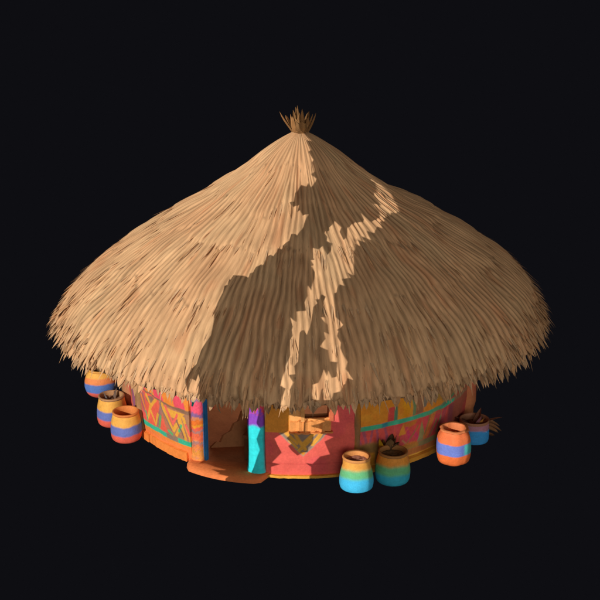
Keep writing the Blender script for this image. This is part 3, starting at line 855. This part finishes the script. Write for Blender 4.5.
# unseen sheet added toward the sun, cut out to cast the broken shadow
LBC = [(0.064,3.459),(0.098,3.425),(0.185,3.369),(0.228,3.345),(0.168,3.347),(0.229,3.285),(0.291,3.225),(0.276,3.195),(0.329,3.144),(0.382,3.099),(0.376,3.062),(0.418,3.006),(0.456,2.953),(0.446,2.902),(0.524,2.864),(0.531,2.804),(0.526,2.742),(0.467,2.794),(0.47,2.742),(0.397,2.754),(0.402,2.632),(0.439,2.529),(0.404,2.507),(0.463,2.459),(0.513,2.496),(0.532,2.404),(0.556,2.432),(0.619,2.372),(0.675,2.401),(0.706,2.271),(0.718,2.237),(0.735,2.12),(0.696,2.135),(0.665,2.124),(0.681,2.043),(0.645,1.976),(0.652,1.926),(0.608,1.934),(0.615,1.884),(0.608,1.831),(0.569,1.843),(0.542,1.822),(0.556,1.771),(0.552,1.707),(0.527,1.715),(0.491,1.675),(0.494,1.609),(0.477,1.587),(0.492,1.54),(0.419,1.552),(0.305,1.539),(0.309,1.478),(0.277,1.497),(0.32,1.418),(0.278,1.401),(0.321,1.333),(0.33,1.214),(0.344,1.091),(0.384,0.987),(0.43,0.845),(0.42,0.74),(0.404,0.669),(0.408,0.636),(0.418,0.515),(0.38,0.463),(0.35,0.331),(0.39,0.25),(0.418,0.198)]
PILL = [(0.425,0.03),(-0.058,0.02),(-0.058,-0.096),(-0.058,-0.341),(-0.058,-0.589),(-0.058,-0.751)]
FLC = [(0.022,-0.741),(0.148,-0.745),(0.33,-0.746),(0.238,-0.762),(0.149,-0.769),(0.301,-0.786),(0.266,-0.798),(0.426,-0.796),(0.409,-0.823),(0.41,-0.843),(0.422,-0.871)]
TUFT = [(0.418,0.351),(0.473,0.333),(0.474,0.414),(0.518,0.356),(0.525,0.269),(0.579,0),(0.526,0),(0.434,0)]
STRIP = [(0.868,3.024),(0.877,3.007),(0.991,2.966),(1.136,2.876),(1.204,2.801),(1.273,2.761),(1.394,2.652),(1.39,2.618),(1.349,2.616),(1.366,2.57),(1.322,2.612),(1.359,2.541),(1.361,2.517),(1.397,2.487),(1.368,2.463),(1.448,2.387),(1.378,2.402),(1.395,2.357),(1.405,2.311),(1.32,2.323),(1.421,2.22),(1.308,2.248),(1.377,2.18),(1.303,2.195),(1.366,2.124),(1.296,2.145),(1.344,2.075),(1.353,2.02),(1.367,2.014),(1.503,1.768),(1.417,1.791),(1.488,1.734),(1.423,1.707),(1.497,1.632),(1.431,1.642),(1.459,1.541),(1.435,1.535),(1.499,1.424),(1.58,1.278),(1.688,1.206),(1.661,1.139),(1.679,1.131),(1.689,1.076),(1.758,1.014),(1.773,0.957),(1.831,0.89),(1.891,0.824),(1.9,0.748),(2.005,0.65),(1.942,0.657),(1.947,0.592),(1.929,0.581),(1.927,0.507),(1.866,0.478),(1.869,0.403),(1.865,0.402),(1.836,0.396),(1.8,0.389),(1.761,0.515),(1.751,0.488),(1.763,0.382),(1.731,0.376),(1.693,0.379),(1.662,0.528),(1.712,0.557),(1.713,0.707),(1.766,0.639),(1.76,0.703),(1.811,0.631),(1.852,0.656),(1.81,0.807),(1.741,0.799),(1.675,0.914),(1.586,0.936),(1.608,1.025),(1.562,1.096),(1.614,1.078),(1.582,1.123),(1.55,1.178),(1.456,1.245),(1.493,1.253),(1.387,1.421),(1.391,1.478),(1.326,1.497),(1.344,1.437),(1.306,1.429),(1.354,1.391),(1.338,1.343),(1.413,1.112),(1.424,1.034),(1.367,1.08),(1.353,1.066),(1.351,1.042),(1.418,0.852),(1.451,0.741),(1.428,0.687),(1.464,0.604),(1.411,0.585),(1.477,0.516),(1.462,0.431),(1.485,0.37),(1.524,0.07),(1.516,0.07),(1.487,0.07),(1.481,0.07),(1.449,0.07),(1.391,0.07),(1.423,0.44),(1.361,0.46),(1.361,0.526),(1.359,0.79),(1.294,0.946),(1.299,1.003),(1.263,1.059),(1.255,1.096),(1.17,1.188),(1.256,1.15),(1.195,1.26),(1.289,1.29),(1.228,1.373),(1.219,1.451),(1.147,1.567),(1.225,1.517),(1.122,1.728),(1.046,1.792),(1.063,1.808),(1.007,1.857),(1.047,1.874),(1.02,1.885),(0.965,2.004),(1.02,1.996),(1.041,2.046),(1.131,1.947),(1.136,2.014),(1.106,2.096),(1.034,2.114),(1.014,2.165),(0.956,2.209),(0.982,2.249),(0.964,2.279),(0.985,2.318),(0.971,2.374),(1.085,2.308),(1.093,2.251),(1.188,2.16),(1.198,2.186),(1.141,2.311),(1.155,2.397),(1.219,2.423),(1.211,2.462),(1.137,2.532),(1.208,2.494),(1.291,2.445),(1.323,2.487),(1.326,2.528),(1.263,2.599),(1.157,2.684),(1.229,2.684),(1.099,2.791),(1.071,2.854),(0.909,2.997),(0.935,2.99),(0.795,3.064),(0.84,3.041)]
WALLH = [(1.039,0.06),(1.035,-0.13),(0.933,-0.204),(0.884,-0.249),(0.955,-0.405),(0.842,-0.547),(0.931,-0.55),(0.829,-0.604),(0.823,-0.697),(0.848,-0.771),(1.245,-0.691),(1.24,-0.582),(1.247,-0.52),(1.195,-0.482),(1.261,-0.481),(1.341,-0.375),(1.432,-0.33),(1.389,-0.186),(1.472,-0.116),(1.374,-0.099),(1.382,-0.044),(1.296,-0.031),(1.274,-0.02),(1.346,0.02),(1.415,0.06),(1.441,0.06),(1.435,0.06)]
ISLE = [(1.043,-0.136),(1.155,-0.106),(1.268,-0.084),(1.289,-0.115),(1.275,-0.234),(1.231,-0.288),(1.224,-0.343),(1.175,-0.359),(1.119,-0.408),(1.065,-0.363),(1.027,-0.31),(1.065,-0.275),(1.012,-0.218),(1.043,-0.182)]
POSTH = [(0.596,0.09),(0.71,0.09),(0.71,0.09),(0.724,0.033),(0.693,-0.103),(0.732,-0.167),(0.691,-0.294),(0.724,-0.42),(0.667,-0.613),(0.625,-0.715),(0.574,-0.715)]
POTA = [(1.623,-0.559),(1.633,-0.653),(1.64,-0.666),(1.657,-0.679),(1.681,-0.69),(1.711,-0.699),(1.747,-0.706),(1.786,-0.709),(1.826,-0.71),(1.866,-0.707),(1.903,-0.702),(1.936,-0.693),(1.962,-0.683),(1.981,-0.671),(1.991,-0.657),(1.993,-0.644),(2.001,-0.564),(2.002,-0.549),(1.993,-0.474),(1.955,-0.264),(1.949,-0.253),(1.936,-0.243),(1.917,-0.234),(1.893,-0.227),(1.865,-0.222),(1.834,-0.219),(1.802,-0.219),(1.771,-0.221),(1.742,-0.225),(1.716,-0.232),(1.695,-0.24),(1.68,-0.25),(1.672,-0.26),(1.634,-0.47)]
POTB = [(2.313,-0.117),(2.334,-0.194),(2.341,-0.208),(2.372,-0.262),(2.386,-0.272),(2.406,-0.282),(2.432,-0.289),(2.462,-0.295),(2.495,-0.298),(2.528,-0.298),(2.562,-0.296),(2.593,-0.291),(2.62,-0.284),(2.643,-0.276),(2.658,-0.265),(2.667,-0.254),(2.699,-0.199),(2.719,-0.122),(2.721,-0.107),(2.721,0.007),(2.708,0.1),(2.669,0.192),(2.662,0.203),(2.649,0.214),(2.628,0.223),(2.603,0.231),(2.573,0.236),(2.54,0.239),(2.506,0.24),(2.472,0.237),(2.441,0.233),(2.414,0.226),(2.392,0.217),(2.376,0.207),(2.367,0.196),(2.362,0.185),(2.328,0.105),(2.315,0.012),(2.313,-0.003)]
def inside(poly, x, y):
    r = False; n = len(poly)
    for i in range(n):
        x0, y0 = poly[i]; x1, y1 = poly[(i + 1) % n]
        if (y0 > y) != (y1 > y) and x < (x1 - x0) * (y - y0) / (y1 - y0) + x0: r = not r
    return r
OUTER = [(4.2, 4.3), (.02, 4.3), (.03, 3.6)] + LBC + PILL + FLC + [(.40, -1.25), (4.2, -1.25)]
HOLES = [TUFT, STRIP, WALLH, POSTH, POTA, POTB]
STRAND = [(1.205, -.12), (1.225, -.12), (1.235, .1), (1.24, .42), (1.20, .42), (1.212, .1)]
SOLID = [ISLE, STRAND]
pv, pe = [], []
for poly in [OUTER] + HOLES + SOLID:
    b = len(pv); pv += [Vector(p) for p in poly]; n = len(poly)
    pe += [(b + i, b + (i + 1) % n) for i in range(n)]
ov, oe, of, *_ = delaunay_2d_cdt(pv, pe, [], 0, 1e-5)
keep = []
for f in of:
    c = sum((ov[i] for i in f), Vector((0, 0))) / len(f)
    if not inside(OUTER, c.x, c.y): continue
    if any(inside(h, c.x, c.y) for h in HOLES) and not any(inside(h, c.x, c.y) for h in SOLID): continue
    keep.append(tuple(f))
SA, SE, SD = R(-30), R(20), 22.0
sl_ = np.array([math.sin(SA) * math.cos(SE), -math.cos(SA) * math.cos(SE), math.sin(SE)])
su = np.array([math.cos(SA), math.sin(SA), 0])
sv = np.array([-math.sin(SA) * math.sin(SE), math.cos(SA) * math.sin(SE), math.cos(SE)])
shade_caster = tag(empty('added_shadow_caster', tuple(sl_ * SD)), 'unseen ragged sheet on two tall poles, added to cast the broken shadow on the hut', 'shade_caster', kind='structure')
mb = MB(); mb.add([su * p.x + sv * p.y for p in ov], keep, STRAW * .8); mb.build('mat', M_STRAW, shade_caster)  # added sheet; its cut-outs shape the shadow and the lit patches
for u in (1.0, 3.9):
    top = su * u + sv * -1.2; n = 12; h = top[2] + sl_[2] * SD
    vs, fs = [], []
    for a in range(2):
        for q in range(n):
            t = TWO * q / n; rr = .06 + .02 * a
            vs.append((top[0] + rr * math.sin(t), top[1] + rr * math.cos(t), top[2] - h * a))
    for q in range(n): fs.append((q, (q + 1) % n, n + (q + 1) % n, n + q))
    mb = MB(); mb.add(vs, fs, paint((140, 95, 60))); mb.build('caster_pole', M_WOOD, shade_caster, True)


# ------------------------------------------------------------------ light, world, camera
LAZ, LEL = R(-30), R(20)
ldir = Vector((math.sin(LAZ) * math.cos(LEL), -math.cos(LAZ) * math.cos(LEL), math.sin(LEL)))
sd = bpy.data.lights.new('sun', 'SUN'); sd.energy = 3.45; sd.angle = R(.04); sd.color = (1.0, .965, .92)
so = bpy.data.objects.new('sun', sd); col.objects.link(so)
so.location = ldir * 60; so.rotation_euler = ldir.to_track_quat('Z', 'Y').to_euler()
def area(loc, size, watts, color=(1, 1, 1), tgt=(0, 0, 1.2)):  # soft fill lights, added to lift the shadows evenly
    d = bpy.data.lights.new('soft_fill', 'AREA'); d.shape = 'DISK'; d.size = size; d.energy = watts; d.color = color
    o = bpy.data.objects.new('soft_fill', d); col.objects.link(o)
    o.location = loc; o.rotation_euler = (Vector(loc) - Vector(tgt)).to_track_quat('Z', 'Y').to_euler()
area((2, -22, 3.5), 9, 780, (1, .97, .93))
area((15, -16, 4.5), 10, 560, (1, .96, .90))
area((-14, -12, 12), 14, 260, (1, .97, .95))
area((0, 6, 22), 16, 300, (1, .98, .96))

pl = bpy.data.lights.new('room_fill', 'POINT'); pl.energy = 50; pl.shadow_soft_size = .35; pl.color = (1, .93, .86)  # added fill to brighten the interior, no real lamp in the hut
po = bpy.data.objects.new('room_fill', pl); col.objects.link(po); po.location = (.2, .3, 1.5)

w = bpy.data.worlds.new('World'); scene.world = w; w.use_nodes = True
bg = w.node_tree.nodes['Background']
bg.inputs[0].default_value = (*lin((14, 14, 18)), 1); bg.inputs[1].default_value = 1.0

D, EL, ZC = 15.8, R(18.2), 1.45
cd = bpy.data.cameras.new('camera'); cd.lens = 72; cd.sensor_width = 36; cd.clip_end = 500
co = bpy.data.objects.new('camera', cd); col.objects.link(co)
co.location = (0, -D * math.cos(EL), ZC + D * math.sin(EL)); co.rotation_euler = (math.pi / 2 - EL, 0, 0)
scene.camera = co
scene.render.resolution_x = scene.render.resolution_y = 1024
scene.view_settings.view_transform = 'Standard'; scene.view_settings.look = 'None'
scene.view_settings.exposure = 0; scene.view_settings.gamma = 1
scene.render.engine = 'CYCLES'
scene.cycles.max_bounces = 5
